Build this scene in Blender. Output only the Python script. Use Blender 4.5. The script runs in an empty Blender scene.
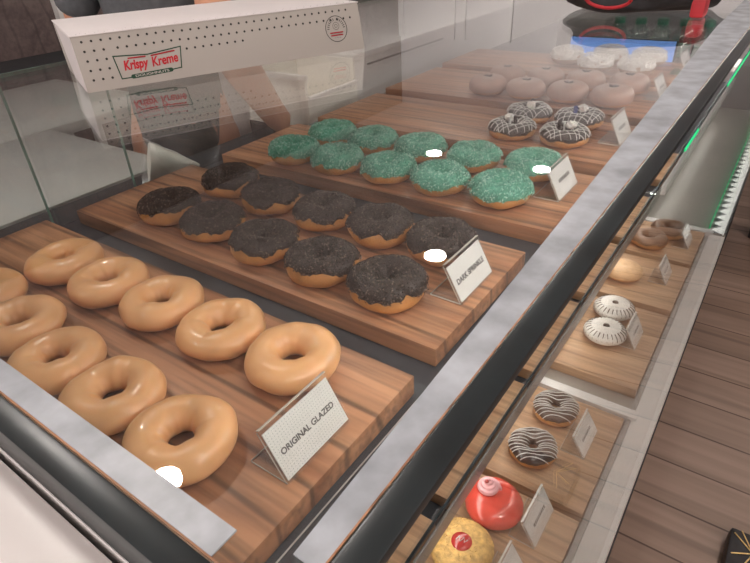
import bpy, bmesh, math, random
from mathutils import Vector, Matrix, noise
PI = math.pi
scene = bpy.context.scene
COL = scene.collection
rnd = random.Random(7)

# ------------------------------------------------------------------ materials
MATS = {}
def nodes_of(name):
    m = bpy.data.materials.new(name); m.use_nodes = True
    nt = m.node_tree; MATS[name] = m
    return m, nt, nt.nodes, nt.links
def mat(name, col, rough=.5, metal=0., var=.0, vscale=40., bump=0., bscale=80., emit=None, estr=0., spec=.5, sss=0., coat=0., stretch=(1, 1, 1)):
    m, nt, N, L = nodes_of(name)
    b = N['Principled BSDF']
    b.inputs['Roughness'].default_value = rough; b.inputs['Metallic'].default_value = metal
    b.inputs['Specular IOR Level'].default_value = spec
    b.inputs['Coat Weight'].default_value = coat
    if sss:
        b.inputs['Subsurface Weight'].default_value = sss; b.inputs['Subsurface Scale'].default_value = .006
        b.inputs['Subsurface Radius'].default_value = (1, .5, .25)
    tc = N.new('ShaderNodeTexCoord'); mp = N.new('ShaderNodeMapping'); mp.inputs['Scale'].default_value = stretch
    L.new(tc.outputs['Object'], mp.inputs[0])
    nz = N.new('ShaderNodeTexNoise'); nz.inputs['Scale'].default_value = vscale; nz.inputs['Detail'].default_value = 4
    L.new(mp.outputs[0], nz.inputs['Vector'])
    cr = N.new('ShaderNodeValToRGB'); e = cr.color_ramp.elements
    e[0].position = .3; e[1].position = .7
    e[0].color = tuple(max(0, c * (1 - var)) for c in col) + (1,); e[1].color = tuple(min(1, c * (1 + var)) for c in col) + (1,)
    L.new(nz.outputs['Fac'], cr.inputs['Fac']); L.new(cr.outputs['Color'], b.inputs['Base Color'])
    if bump:
        n2 = N.new('ShaderNodeTexNoise'); n2.inputs['Scale'].default_value = bscale; n2.inputs['Detail'].default_value = 3
        L.new(mp.outputs[0], n2.inputs['Vector'])
        bp = N.new('ShaderNodeBump'); bp.inputs['Strength'].default_value = bump; bp.inputs['Distance'].default_value = .002
        L.new(n2.outputs['Fac'], bp.inputs['Height']); L.new(bp.outputs[0], b.inputs['Normal'])
    if emit:
        b.inputs['Emission Color'].default_value = (*emit, 1); b.inputs['Emission Strength'].default_value = estr
    return m
def glass(name, tint=(.97, .985, .98), f0=.04, rough=0., extra=0., k=1.):
    # clear pane: Schlick mix of a see-through and a mirror lobe, works from either side
    m, nt, N, L = nodes_of(name)
    N.remove(N['Principled BSDF']); out = N['Material Output']
    tr = N.new('ShaderNodeBsdfTransparent'); tr.inputs[0].default_value = (*tint, 1)
    gl = N.new('ShaderNodeBsdfGlossy'); gl.inputs['Roughness'].default_value = rough; gl.inputs['Color'].default_value = (1, 1, 1, 1)
    g = N.new('ShaderNodeNewGeometry'); d = N.new('ShaderNodeVectorMath'); d.operation = 'DOT_PRODUCT'
    L.new(g.outputs['Incoming'], d.inputs[0]); L.new(g.outputs['Normal'], d.inputs[1])
    def mth(op, a, b=None, clamp=False):
        n = N.new('ShaderNodeMath'); n.operation = op; n.use_clamp = clamp
        for i, v in enumerate((a, b)):
            if v is None: continue
            if isinstance(v, (int, float)): n.inputs[i].default_value = v
            else: L.new(v, n.inputs[i])
        return n.outputs[0]
    c = mth('ABSOLUTE', d.outputs['Value']); s = mth('SUBTRACT', 1., c, True); p = mth('POWER', s, 5.)
    F = mth('MULTIPLY', mth('ADD', mth('MULTIPLY', p, 1 - f0), f0 + extra, True), k)
    mx = N.new('ShaderNodeMixShader'); L.new(F, mx.inputs[0]); L.new(tr.outputs[0], mx.inputs[1]); L.new(gl.outputs[0], mx.inputs[2])
    L.new(mx.outputs[0], out.inputs['Surface'])
    return m
def wood(name, c1, c2, c3, grain=1., rough=.45, planks=None, streak=.55):
    m, nt, N, L = nodes_of(name)
    b = N['Principled BSDF']; b.inputs['Roughness'].default_value = rough
    tc = N.new('ShaderNodeTexCoord'); oi = N.new('ShaderNodeObjectInfo')
    off = N.new('ShaderNodeVectorMath'); off.operation = 'ADD'
    cmb = N.new('ShaderNodeCombineXYZ')
    sc = N.new('ShaderNodeMath'); sc.operation = 'MULTIPLY'; sc.inputs[1].default_value = 37.
    L.new(oi.outputs['Random'], sc.inputs[0]); L.new(sc.outputs[0], cmb.inputs[0]); L.new(sc.outputs[0], cmb.inputs[2])
    L.new(tc.outputs['Object'], off.inputs[0]); L.new(cmb.outputs[0], off.inputs[1])
    mp = N.new('ShaderNodeMapping'); mp.inputs['Scale'].default_value = (1.6 * grain, 15 * grain, 15 * grain)
    L.new(off.outputs[0], mp.inputs[0])
    n1 = N.new('ShaderNodeTexNoise'); n1.inputs['Scale'].default_value = 1.; n1.inputs['Detail'].default_value = 6; n1.inputs['Distortion'].default_value = 1.6
    L.new(mp.outputs[0], n1.inputs['Vector'])
    cr = N.new('ShaderNodeValToRGB'); e = cr.color_ramp.elements
    e[0].position = .3; e[0].color = (*c1, 1); e[1].position = .72; e[1].color = (*c2, 1)
    e2 = e.new(.5); e2.color = (*c3, 1)
    L.new(n1.outputs['Fac'], cr.inputs['Fac'])
    mp2 = N.new('ShaderNodeMapping'); mp2.inputs['Scale'].default_value = (5 * grain, 130 * grain, 130 * grain)
    L.new(off.outputs[0], mp2.inputs[0])
    n2 = N.new('ShaderNodeTexNoise'); n2.inputs['Scale'].default_value = 1.; n2.inputs['Detail'].default_value = 2
    L.new(mp2.outputs[0], n2.inputs['Vector'])
    c2r = N.new('ShaderNodeValToRGB'); e = c2r.color_ramp.elements
    e[0].position = .33; e[0].color = (1 - streak * .75,) * 3 + (1,); e[1].position = .6; e[1].color = (1, 1, 1, 1)
    L.new(n2.outputs['Fac'], c2r.inputs['Fac'])
    # a few dark growth rings
    mp3 = N.new('ShaderNodeMapping'); mp3.inputs['Scale'].default_value = (1.1 * grain, 7 * grain, 7 * grain)
    L.new(off.outputs[0], mp3.inputs[0])
    wv = N.new('ShaderNodeTexWave'); wv.bands_direction = 'Y'; wv.inputs['Scale'].default_value = .9; wv.inputs['Distortion'].default_value = 9; wv.inputs['Detail'].default_value = 2; wv.inputs['Detail Scale'].default_value = .6
    L.new(mp3.outputs[0], wv.inputs['Vector'])
    c3r = N.new('ShaderNodeValToRGB'); e = c3r.color_ramp.elements
    e[0].position = .0; e[0].color = (1 - streak,) * 3 + (1,); e[1].position = .07; e[1].color = (1, 1, 1, 1)
    L.new(wv.outputs['Fac'], c3r.inputs['Fac'])
    mu = N.new('ShaderNodeMix'); mu.data_type = 'RGBA'; mu.blend_type = 'MULTIPLY'; mu.inputs['Factor'].default_value = 1
    L.new(cr.outputs['Color'], mu.inputs['A']); L.new(c2r.outputs['Color'], mu.inputs['B'])
    mu2 = N.new('ShaderNodeMix'); mu2.data_type = 'RGBA'; mu2.blend_type = 'MULTIPLY'; mu2.inputs['Factor'].default_value = 1
    L.new(mu.outputs['Result'], mu2.inputs['A']); L.new(c3r.outputs['Color'], mu2.inputs['B'])
    res = mu2.outputs['Result']
    if planks:
        br = N.new('ShaderNodeTexBrick'); br.inputs['Scale'].default_value = 1
        br.inputs['Brick Width'].default_value = planks[0]; br.inputs['Row Height'].default_value = planks[1]
        br.inputs['Mortar Size'].default_value = .003; br.inputs['Mortar Smooth'].default_value = .2
        br.inputs['Color1'].default_value = (1, 1, 1, 1); br.inputs['Color2'].default_value = (.72, .7, .68, 1); br.inputs['Mortar'].default_value = (.3, .25, .22, 1)
        ms = N.new('ShaderNodeMapping'); ms.inputs['Location'].default_value = (2.1, .03, 0)
        L.new(tc.outputs['Object'], ms.inputs[0]); L.new(ms.outputs[0], br.inputs['Vector'])
        mu3 = N.new('ShaderNodeMix'); mu3.data_type = 'RGBA'; mu3.blend_type = 'MULTIPLY'; mu3.inputs['Factor'].default_value = 1
        L.new(res, mu3.inputs['A']); L.new(br.outputs['Color'], mu3.inputs['B']); res = mu3.outputs['Result']
    L.new(res, b.inputs['Base Color'])
    return m

M_board = wood('board_wood', (.33, .135, .065), (.64, .33, .18), (.50, .24, .125), 1., .42)
M_board_lo = wood('board_wood_pale', (.46, .25, .13), (.66, .42, .24), (.57, .34, .19), 1., .45, None, .3)
M_floor = wood('floor_wood', (.33, .215, .16), (.48, .325, .25), (.40, .27, .205), .35, .4, (7.0, .158), .2)
M_brown = wood('brown_wall', (.10, .072, .068), (.18, .135, .125), (.14, .10, .095), .5, .5, None, .3)
M_glass = glass('clear_glass')
M_fglass = glass('front_clear_glass', (.965, .97, .96), .04, 0., 0., .55)
M_acr = glass('acrylic', (.992, .994, .994), .04, 0., .015)
M_gedge = mat('green_glass_edge', (.16, .30, .25), .15, 0, .3, 30)
M_frost = mat('frosted_grey_strip', (.42, .455, .495), .34, 0, .3, 40, .1, 30)
M_black = mat('black_frame', (.016, .022, .024), .3, 0, .4, 20)
M_dark = mat('dark_shelf', (.055, .058, .066), .35, 0, .2, 12)
M_white = mat('white_laminate', (.80, .775, .76), .35, 0, .03, 5)
M_panel = mat('white_panel', (.68, .66, .67), .4, 0, .03, 3)
M_steel = mat('brushed_steel', (.60, .59, .57), .32, .35, .08, 30, .1, 200, stretch=(1, .1, 1))
M_greymetal = mat('grey_metal', (.30, .29, .28), .4, .3, .1, 20)
M_grey = mat('grey_counter', (.52, .53, .51), .4, 0, .06, 6)
M_deck = mat('deck_grey', (.33, .30, .27), .35, 0, .08, 6)
M_glaze = mat('sugar_glaze', (.80, .43, .20), .33, 0, .10, 18, .25, 60, sss=.15, coat=.25)
M_dough = mat('fried_dough', (.56, .255, .075), .55, 0, .28, 30, .35, 120, sss=.1)
M_dough_pale = mat('pale_glaze_rim', (.74, .46, .24), .4, 0, .15, 60, .4, 150)
M_choc = mat('dark_chocolate_icing', (.035, .02, .015), .45, 0, .4, 60, .5, 300)
M_chocspr = mat('dark_sprinkles', (.085, .058, .045), .5, 0, .95, 300, .3, 600)
M_green = mat('green_icing', (.10, .38, .26), .5, 0, .3, 60)
M_greenspr = mat('green_sprinkles', (.24, .60, .44), .5, 0, .55, 260)
M_web = mat('white_icing_lines', (.80, .78, .75), .4)
M_cream = mat('white_cream', (.86, .80, .74), .5, 0, .06, 90, .6, 160, sss=.1)
M_cookie = mat('dark_cookie', (.035, .022, .02), .6, 0, .4, 90)
M_bluecook = mat('blue_candy', (.03, .05, .22), .4, 0, .2, 90)
M_filled = mat('milk_chocolate_icing', (.42, .235, .17), .38, 0, .14, 25, .2, 60, coat=.2)
M_coco = mat('coconut_flakes', (.90, .82, .78), .6, 0, .2, 200, .3, 300)
M_cocobase = mat('toasted_bun', (.50, .31, .20), .5, 0, .15, 40)
M_red = mat('red_icing', (.74, .07, .045), .22, 0, .15, 40, .2, 60, coat=.4)
M_pink = mat('pink_cream', (.85, .45, .48), .5, 0, .08, 60, .2, 80)
M_redjam = mat('red_jam', (.45, .02, .02), .15, 0, .2, 60, coat=.5)
M_crumb = mat('golden_crumb', (.68, .42, .13), .6, 0, .35, 120, .6, 200)
M_choc2 = mat('striped_chocolate', (.06, .032, .022), .3, 0, .3, 40, coat=.3)
M_whiteice = mat('white_icing', (.82, .79, .74), .35, 0, .05, 60, coat=.2)
M_brownice = mat('brown_icing', (.22, .115, .065), .35, 0, .2, 40)
M_card = mat('card_paper', (.90, .88, .84), .6, 0, .02, 60)
M_edge = mat('acrylic_edge', (.62, .58, .52), .2)
M_ink = mat('grey_ink', (.10, .095, .09), .6)
M_dotink = mat('pale_dots_ink', (.52, .53, .52), .6)
M_box = mat('shaded_box_board', (.47, .44, .40), .5, 0, .02, 8)  # white box face, its shade put into the colour
M_boxtop = mat('box_lid_board', (.78, .74, .74), .4, 0, .03, 10)
M_boxink = mat('box_black_ink', (.016, .016, .013), .5)
M_boxgreen = mat('box_green_ink', (.01, .06, .03), .5)
M_boxred = mat('box_red_ink', (.60, .014, .028), .5)
M_bag = glass('bag_film', (.995, .995, .985), .04, .45, .10)
M_icing = mat('bag_icing', (.92, .88, .80), .5, 0, .05, 30)
M_skin = mat('skin', (.56, .27, .17), .5, 0, .06, 20, sss=.15)
M_cloth = mat('grey_cloth', (.085, .088, .095), .85, 0, .15, 60, .4, 400)
M_trous = mat('dark_cloth', (.03, .03, .034), .85, 0, .2, 60)
M_hair = mat('dark_hair', (.02, .013, .01), .5, 0, .4, 90, .5, 300)
M_eye = mat('eye_white', (.75, .74, .72), .2)
M_screen = mat('lit_screen', (.04, .12, .4), .3, emit=(.20, .42, .95), estr=.9)
M_ledglint = mat('white_led_glint', (.9, .9, .88), .4, emit=(1, .98, .94), estr=1.0)  # glow standing in for LED reflections in the glass
M_greenglint = mat('green_glint', (.02, .5, .2), .4, emit=(.0, .75, .25), estr=.55)  # glow standing in for glints on the green glass edge
M_caseled = mat('case_light', (1, 1, 1), .5, emit=(1, .96, .90), estr=38.)
M_caseled2 = mat('case_light_low', (1, 1, 1), .5, emit=(1, .95, .88), estr=8.)
M_lamp = mat('lamp_glow', (1, 1, 1), .5, emit=(1, .93, .86), estr=230.)
M_greenpl = mat('green_plastic', (.05, .26, .17), .35)
M_redpl = mat('red_fabric', (.45, .02, .03), .6, 0, .2, 40)
M_blackcl = mat('black_fabric', (.02, .018, .02), .8, 0, .3, 60)
M_jar = glass('jar_clear', (.82, .90, .87), .06, .05, .10)
M_ceil = mat('ceiling_paint', (.74, .70, .70), .8, 0, .02, 3)
M_gold = mat('gold_print', (.75, .52, .22), .3, .6)
M_leather = mat('black_leather', (.02, .016, .018), .4, 0, .3, 50)

def per_grain(name, cols, rough=.5):
    m, nt, N, L = nodes_of(name); b = N['Principled BSDF']; b.inputs['Roughness'].default_value = rough
    g = N.new('ShaderNodeNewGeometry'); cr = N.new('ShaderNodeValToRGB'); cr.color_ramp.interpolation = 'CONSTANT'
    e = cr.color_ramp.elements
    for i, (p, c) in enumerate(cols):
        el = e[i] if i < 2 else e.new(p)
        el.position = p; el.color = (*c, 1)
    L.new(g.outputs['Random Per Island'], cr.inputs['Fac']); L.new(cr.outputs['Color'], b.inputs['Base Color']); return m
M_chocspr = per_grain('dark_sprinkles', [(0, (.012, .007, .005)), (.35, (.045, .028, .021)), (.68, (.12, .08, .06)), (.88, (.30, .23, .18))])
M_greenspr = per_grain('green_sprinkles', [(0, (.07, .30, .21)), (.3, (.19, .48, .37)), (.62, (.36, .66, .54)), (.88, (.70, .84, .76))])
# ------------------------------------------------------------------ geometry helpers
def finish(name, bm, material, parent=None, loc=None, rot=None, smooth=True):
    me = bpy.data.meshes.new(name)
    bmesh.ops.recalc_face_normals(bm, faces=bm.faces)
    bm.to_mesh(me); bm.free()
    me.materials.append(material)
    if smooth:
        for p in me.polygons: p.use_smooth = True
        me.set_sharp_from_angle(angle=math.radians(40))
    o = bpy.data.objects.new(name, me); COL.objects.link(o)
    if parent: o.parent = parent
    if loc: o.location = loc
    if rot: o.rotation_euler = rot
    return o
def empty(name, loc=(0, 0, 0), rotz=0.):
    o = bpy.data.objects.new(name, None); COL.objects.link(o)
    o.empty_display_size = .02; o.location = loc; o.rotation_euler = (0, 0, rotz); return o
def tag(o, label, cat, group=None):
    o['label'] = label; o['category'] = cat
    if group: o['group'] = group
    return o
def structure(o): o['kind'] = 'structure'; return o
def add_box(bm, x0, x1, y0, y1, z0, z1, bev=0., M=None):
    vs = [bm.verts.new(v) for v in ((x0, y0, z0), (x1, y0, z0), (x1, y1, z0), (x0, y1, z0), (x0, y0, z1), (x1, y0, z1), (x1, y1, z1), (x0, y1, z1))]
    if M: bmesh.ops.transform(bm, matrix=M, verts=vs)
    fs = [bm.faces.new([vs[i] for i in q]) for q in ((0, 3, 2, 1), (4, 5, 6, 7), (0, 1, 5, 4), (1, 2, 6, 5), (2, 3, 7, 6), (3, 0, 4, 7))]
    if bev:
        es = list({e for f in fs for e in f.edges})
        bmesh.ops.bevel(bm, geom=es, offset=bev, segments=2, affect='EDGES', profile=.6)
    return vs
def box(name, x0, x1, y0, y1, z0, z1, m, parent=None, bev=0.):
    bm = bmesh.new(); add_box(bm, x0, x1, y0, y1, z0, z1, bev)
    return finish(name, bm, m, parent, smooth=bev > 0)
def add_hexa(bm, pts):
    vs = [bm.verts.new(v) for v in pts]
    for q in ((0, 3, 2, 1), (4, 5, 6, 7), (0, 1, 5, 4), (1, 2, 6, 5), (2, 3, 7, 6), (3, 0, 4, 7)): bm.faces.new([vs[i] for i in q])
def add_tube(bm, pts, r, seg=6, closed=False, radii=None):
    pts = [Vector(p) for p in pts]; n = len(pts); rings = []
    for i, p in enumerate(pts):
        a = pts[(i - 1) % n] if (closed or i) else p; b = pts[(i + 1) % n] if (closed or i < n - 1) else p
        t = (b - a).normalized(); up = Vector((0, 0, 1)) if abs(t.z) < .9 else Vector((1, 0, 0))
        s = t.cross(up).normalized(); w = s.cross(t)
        rr = radii[i] if radii else r
        rings.append([bm.verts.new(p + (s * math.cos(2 * PI * k / seg) + w * math.sin(2 * PI * k / seg)) * rr) for k in range(seg)])
    for i in range(n if closed else n - 1):
        A, B = rings[i], rings[(i + 1) % n]
        for k in range(seg): bm.faces.new((A[k], A[(k + 1) % seg], B[(k + 1) % seg], B[k]))
    if not closed: bm.faces.new(rings[0]); bm.faces.new(rings[-1][::-1])
def add_lathe(bm, prof, seg=32, M=None):
    rings = []; new = []
    for r, z in prof:
        if r < 1e-5: v = [bm.verts.new((0, 0, z))]
        else: v = [bm.verts.new((r * math.cos(2 * PI * k / seg), r * math.sin(2 * PI * k / seg), z)) for k in range(seg)]
        rings.append(v); new += v
    for A, B in zip(rings, rings[1:]):
        for k in range(seg):
            k2 = (k + 1) % seg
            if len(A) == 1 and len(B) > 1: bm.faces.new((A[0], B[k2], B[k]))
            elif len(B) == 1 and len(A) > 1: bm.faces.new((A[k], A[k2], B[0]))
            elif len(A) > 1: bm.faces.new((A[k], A[k2], B[k2], B[k]))
    if len(rings[0]) > 1: bm.faces.new(rings[0][::-1])
    if len(rings[-1]) > 1: bm.faces.new(rings[-1])
    if M: bmesh.ops.transform(bm, matrix=M, verts=new)
def text_mesh(name, body, size, m, parent, M, shear=0., bold=0., extrude=.00012, width=None, spacing=1., height=None):
    cu = bpy.data.curves.new(name + '_curve', 'FONT'); cu.body = body; cu.size = size; cu.align_x = 'CENTER'; cu.align_y = 'CENTER'
    cu.extrude = extrude; cu.shear = shear; cu.offset = bold; cu.space_character = spacing
    t = bpy.data.objects.new(name + '_tmp', cu); COL.objects.link(t)
    bpy.context.view_layer.update()
    dg = bpy.context.evaluated_depsgraph_get()
    me = bpy.data.meshes.new_from_object(t.evaluated_get(dg))
    bpy.data.objects.remove(t); bpy.data.curves.remove(cu)
    xs = [v.co.x for v in me.vertices]; ys = [v.co.y for v in me.vertices]
    cx, cy = (min(xs) + max(xs)) / 2, (min(ys) + max(ys)) / 2
    sx = width / (max(xs) - min(xs)) if width else 1.
    sy = height / (max(ys) - min(ys)) if height else sx
    for v in me.vertices: v.co = Vector(((v.co.x - cx) * sx, (v.co.y - cy) * sy, v.co.z))
    me.transform(M); me.materials.clear(); me.materials.append(m); me.name = name
    o = bpy.data.objects.new(name, me); COL.objects.link(o); o.parent = parent
    return o
def copy_tree(o, parent=None):
    c = o.copy(); COL.objects.link(c); c.parent = parent
    for ch in list(o.children): copy_tree(ch, c)
    return c

# ------------------------------------------------------------------ camera
cam_d = bpy.data.cameras.new('camera'); cam = bpy.data.objects.new('camera', cam_d); COL.objects.link(cam)
HC = .38
Rm = Matrix(((.81674876, .2757322, -.50684635), (.57500533, -.46182007, .67534516), (-.04785741, -.84302667, -.53573846)))
right = Rm.col[0]; down = Rm.col[1]; fwd = Rm.col[2]
cam.matrix_world = Matrix(((right[0], -down[0], -fwd[0], 0), (right[1], -down[1], -fwd[1], 0), (right[2], -down[2], -fwd[2], HC), (0, 0, 0, 1)))
cam_d.sensor_width = 36; cam_d.lens = 36 * 557.89 / 750; cam_d.clip_start = .005
scene.camera = cam

# ------------------------------------------------------------------ room
FZ, CZ = -1.02, 1.5
structure(box('floor', -3.0, 4.0, -3.0, 5.0, FZ - .05, FZ, M_floor))
structure(box('ceiling', -3.0, 4.0, -3.0, 5.0, CZ, CZ + .05, M_ceil))
structure(box('wall_left', -3.05, -3.0, -3.0, 5.0, FZ, CZ, M_brown))
structure(box('wall_right', 4.0, 4.05, -3.0, 5.0, FZ, CZ, M_ceil))
wf = structure(box('wall_far', -3.0, 4.0, 4.6, 4.65, FZ, CZ, M_panel))
# white wall cladding behind the counter, with joints
xs = [-3.0, -2.94, -2.43, -2.33, -1.92, -1.3, -.6, .1]
for i, (a, b) in enumerate(zip(xs, xs[1:])):
    w = box('trim_%d' % (i + 1), a + .004, b - .004, 4.56, 4.6, FZ, .9, M_panel, bev=.003); structure(w)
structure(box('trim_8', -3.0, .1, 4.545, 4.56, -.19, -.165, M_steel))

# ceiling downlights; the first row sits where the glass mirrors them
spots = [(-1.26, .515, 'mirrored in the left grey strip'), (-1.24, 2.18, 'mirrored on a dark doughnut'), (-2.01, 3.5, 'nearest the rear wall corner'), (-1.205, 3.56, 'mirrored on a green doughnut'),
         (.6, .4, 'over the aisle by the case end'), (.7, 2.2, 'over the aisle halfway along'),
         (.6, 3.8, 'added unseen over the far end of the aisle'), (-1.2, -1.1, 'added unseen behind the viewer over the side counter'), (.7, -1.2, 'added unseen behind the viewer over the aisle')]  # unseen lamps added for more fill light
for x, y, t in spots:
    e = tag(empty('ceiling_downlight', (x, y, CZ)), 'small round white ceiling downlight, ' + t, 'light', 'round ceiling downlights')
    bm = bmesh.new(); add_lathe(bm, [(.056, -.001), (.056, -.007), (.07, -.006), (.072, 0), (.056, -.0005)], 32); finish('trim_ring', bm, M_white, e)
    bm = bmesh.new(); add_lathe(bm, [(0, -.004), (.054, -.004), (.054, -.0015), (0, -.0015)], 32); finish('lamp_lens', bm, M_lamp, e)

# ------------------------------------------------------------------ display case
case = tag(empty('display_case', (0, 0, 0)), 'long glass doughnut display case with black frame and three tiers of shelves', 'display case')
Y0, Y1 = .047, 3.2
def cb(name, *a, m=M_dark, bev=0., label=None):
    o = box(name, *a, m, case, bev)
    if label: o['label'] = label
    return o
cb('shelf_deck', -.945, -.185, .05, Y1, -.040, -.0255, m=M_dark)
cb('top_glass', -.975, -.073, .0475, Y1, .2140, .2195, m=M_glass)
cb('glass_edge', -.9775, -.975, .0475, Y1, .2140, .2195, m=M_gedge, label='green polished rear edge of the top glass')
cb('black_rail', -.0725, -.0602, .036, Y1, .2142, .2200, m=M_black, bev=.001)
cb('black_rail', -.975, -.0725, .036, .0465, .200, .2200, m=M_black, bev=.001, label='black rail along the left end')
bm = bmesh.new()
add_hexa(bm, [(-.0835, .0620, .2198), (-.0735, .0620, .2198), (-.0735, 1.1, .2198), (-.118, 1.1, .2198), (-.0835, .0620, .2204), (-.0735, .0620, .2204), (-.0735, 1.1, .2204), (-.118, 1.1, .2204)])
add_hexa(bm, [(-.118, 1.1, .2198), (-.0735, 1.1, .2198), (-.0735, Y1, .2198), (-.118, Y1, .2198), (-.118, 1.1, .2204), (-.0735, 1.1, .2204), (-.0735, Y1, .2204), (-.118, Y1, .2204)])
o = finish('grey_strip', bm, M_frost, case, smooth=False); o['label'] = 'mottled grey edge strip along the front'
cb('grey_strip', -.960, -.104, .0475, .0580, .2200, .2206, m=M_frost, label='mottled grey edge strip along the left end')
cb('wood_reflection', -.0735, -.0729, .062, Y1, .2196, .2203, m=M_board, label='thin brown line of reflected wood beside the grey front strip')  # wood mirrored in the glass edge, built as thin brown strips
cb('wood_reflection', -.960, -.0735, .0468, .0475, .2196, .2203, m=M_board, label='thin brown line of reflected wood beside the left grey strip')
cb('deck_trim', -.2185, -.2172, .05, Y1, -.0255, -.0249, m=M_steel)
cb('seal', -.0620, -.0610, .05, Y1, .1945, .1960, m=M_black, label='thin black seal at the top of the front glass')
# front pane, leaning slightly outwards at its foot
bm = bmesh.new()
add_hexa(bm, [(-.0310, .05, -.424), (-.0265, .05, -.424), (-.0265, 1.72, -.424), (-.0310, 1.72, -.424), (-.0655, .05, .189), (-.0605, .05, .189), (-.0605, 1.72, .189), (-.0655, 1.72, .189)])
finish('front_glass', bm, M_fglass, case, smooth=False)
bm = bmesh.new()
add_hexa(bm, [(-.0310, 1.725, -.424), (-.0265, 1.725, -.424), (-.0265, Y1, -.424), (-.0310, Y1, -.424), (-.0655, 1.725, .189), (-.0605, 1.725, .189), (-.0605, Y1, .189), (-.0655, Y1, .189)])
finish('front_glass', bm, M_fglass, case, smooth=False)
# rear sliding panes with green polished edges
for (ya, yb, x) in ((.05, .372, -.962), (.378, .53, -.953), (.54, 1.02, -.962)):
    cb('rear_pane', x - .002, x + .002, ya, yb, -.0255, .213, m=M_glass)
for y, x in ((.373, -.962), (.533, -.953)):
    cb('pane_edge', x - .002, x + .002, y, y + .003, -.0255, .213, m=M_gedge, label='green upright edge of a sliding rear pane')
cb('left_end_glass', -.945, -.066, .048, .053, -.437, .2, m=M_glass)
cb('front_post', -.0722, -.0665, Y1 - .01, Y1, -.44, .2, m=M_black)
# middle tier
cb('middle_shelf', -.80, -.2205, .056, 1.70, -.3290, -.3230, m=M_dark)
cb('middle_shelf_edge', -.2200, -.2165, .056, 1.70, -.3290, -.2960, m=M_greymetal, bev=.001, label='slim grey metal lip of the middle shelf')
cb('middle_shelf_lip', -.2200, -.2065, 1.72, Y1, -.3290, -.3000, m=M_white, bev=.001, label='white lip of the middle shelf further along')
cb('middle_shelf', -.80, -.2205, 1.72, Y1, -.3290, -.3230, m=M_dark)
# lower tier
cb('lower_deck', -.80, -.0665, .056, Y1, -.452, -.4425, m=M_deck)
cb('deck_divider', -.33, -.058, .866, .888, -.4420, -.4190, m=M_white, bev=.001, label='white divider between two lower boards')
cb('deck_divider', -.33, -.058, 1.728, 1.752, -.4420, -.4190, m=M_white, bev=.001, label='white divider at the joint of the two front panes')
cb('inner_channel', -.0740, -.0665, .056, 1.72, -.4420, -.426, m=M_greymetal)
cb('bottom_rail', -.066, -.0265, 1.735, Y1, -.460, -.4255, m=M_black, bev=.002, label='dark rail under the row of reflection fins')
cb('bottom_rail', -.066, -.0265, .03, 1.734, -.460, -.4255, m=M_white, bev=.002, label='pale metal rail at the foot of the front glass')
cb('plinth', -.80, -.04, .04, Y1, FZ, -.461, m=M_trous)
cb('left_end_panel', -.945, -.05, .036, .046, -.46, .1995, m=M_white)
cb('green_edge_glint', -.0590, -.0575, .545, .61, .199, .2015, m=M_greenglint, label='short green glass-edge glint beneath the top black rail')  # glowing bars in place of green glints on the glass edge
cb('green_edge_glint', -.0590, -.0575, .80, 1.15, .199, .2015, m=M_greenglint, label='green glass-edge glint beneath the far top black rail')
cb('green_edge_glint', -.0750, -.0725, 1.78, 3.1, -.4420, -.418, m=M_greenglint, label='green glass-edge glint along the bottom rail')
cb('light_strip', -.0868, -.0795, .11, 3.1, .2080, .2135, m=M_caseled, label='white light strip under the grey front strip')
cb('led_blocker', -.0793, -.0786, .10, 3.11, .2060, .2138, m=M_black)  # unseen strip added to keep the LED glare off the rail
cb('light_strip', -.2450, -.2300, .06, 3.1, -.3340, -.3295, m=M_caseled2, label='white light strip under the middle shelf')
# row of glowing white fins imitating LED reflections along the far bottom rail
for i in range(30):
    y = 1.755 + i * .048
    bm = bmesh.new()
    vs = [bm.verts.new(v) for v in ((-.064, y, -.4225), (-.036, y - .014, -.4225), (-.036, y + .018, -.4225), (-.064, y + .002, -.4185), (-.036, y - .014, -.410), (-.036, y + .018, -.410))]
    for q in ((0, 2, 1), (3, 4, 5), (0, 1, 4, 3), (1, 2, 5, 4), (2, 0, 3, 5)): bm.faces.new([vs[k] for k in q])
    o = finish('glint_fin', bm, M_ledglint, case, smooth=False)
cb('glint_strip', -.0355, -.0320, 1.74, Y1, -.4250, -.412, m=M_ledglint, label='white strip of LED glint behind the row of fins')

# pale side counter against the left end of the case
sc_ = tag(empty('side_counter', (-.5, -.1, FZ)), 'pale pinkish white counter against the left end of the glass case', 'counter')
o = box('countertop', -1.1, .2, .0085, .034, .165, .197, M_white, None, .002); o.parent = sc_; o.location = (.5, .1, -FZ)
o = box('counter_body', -1.1, .2, -.6, .005, FZ + .002, .185, M_box, None, .002); o.parent = sc_; o.location = (.5, .1, -FZ)

# ------------------------------------------------------------------ boards
def board(x0, x1, y0, y1, ztop, th, m, label, group):
    L_, W_ = x1 - x0, y1 - y0
    bm = bmesh.new(); add_box(bm, 0, L_, 0, W_, 0, th, .0018)
    for v in bm.verts: v.co.z += 0.0002 * noise.noise(v.co * 20)
    o = finish('serving_board', bm, m, None, (x0, y0, ztop - th))
    return tag(o, label, 'board', group)
G1 = 'serving boards on the upper shelf'
ub = [(-.935, -.2245, .100, .356, 'holding the plain glazed rings'), (-.925, -.2265, .402, .645, 'holding the dark sprinkled rings'),
      (-.915, -.2200, .717, .952, 'holding the green sprinkled rings'), (-.905, -.188, 1.012, 1.262, 'holding the web-iced chocolate rings'),
      (-.915, -.208, 1.318, 1.606, 'holding the smooth brown filled buns'), (-.93, -.205, 1.665, 1.925, 'farthest away, under white flaked buns')]
for x0, x1, y0, y1, t in ub:
    board(x0, x1, y0, y1, 0, .0245, M_board, 'reddish brown wooden serving board ' + t, G1)
G2 = 'serving boards on the middle shelf'
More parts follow.
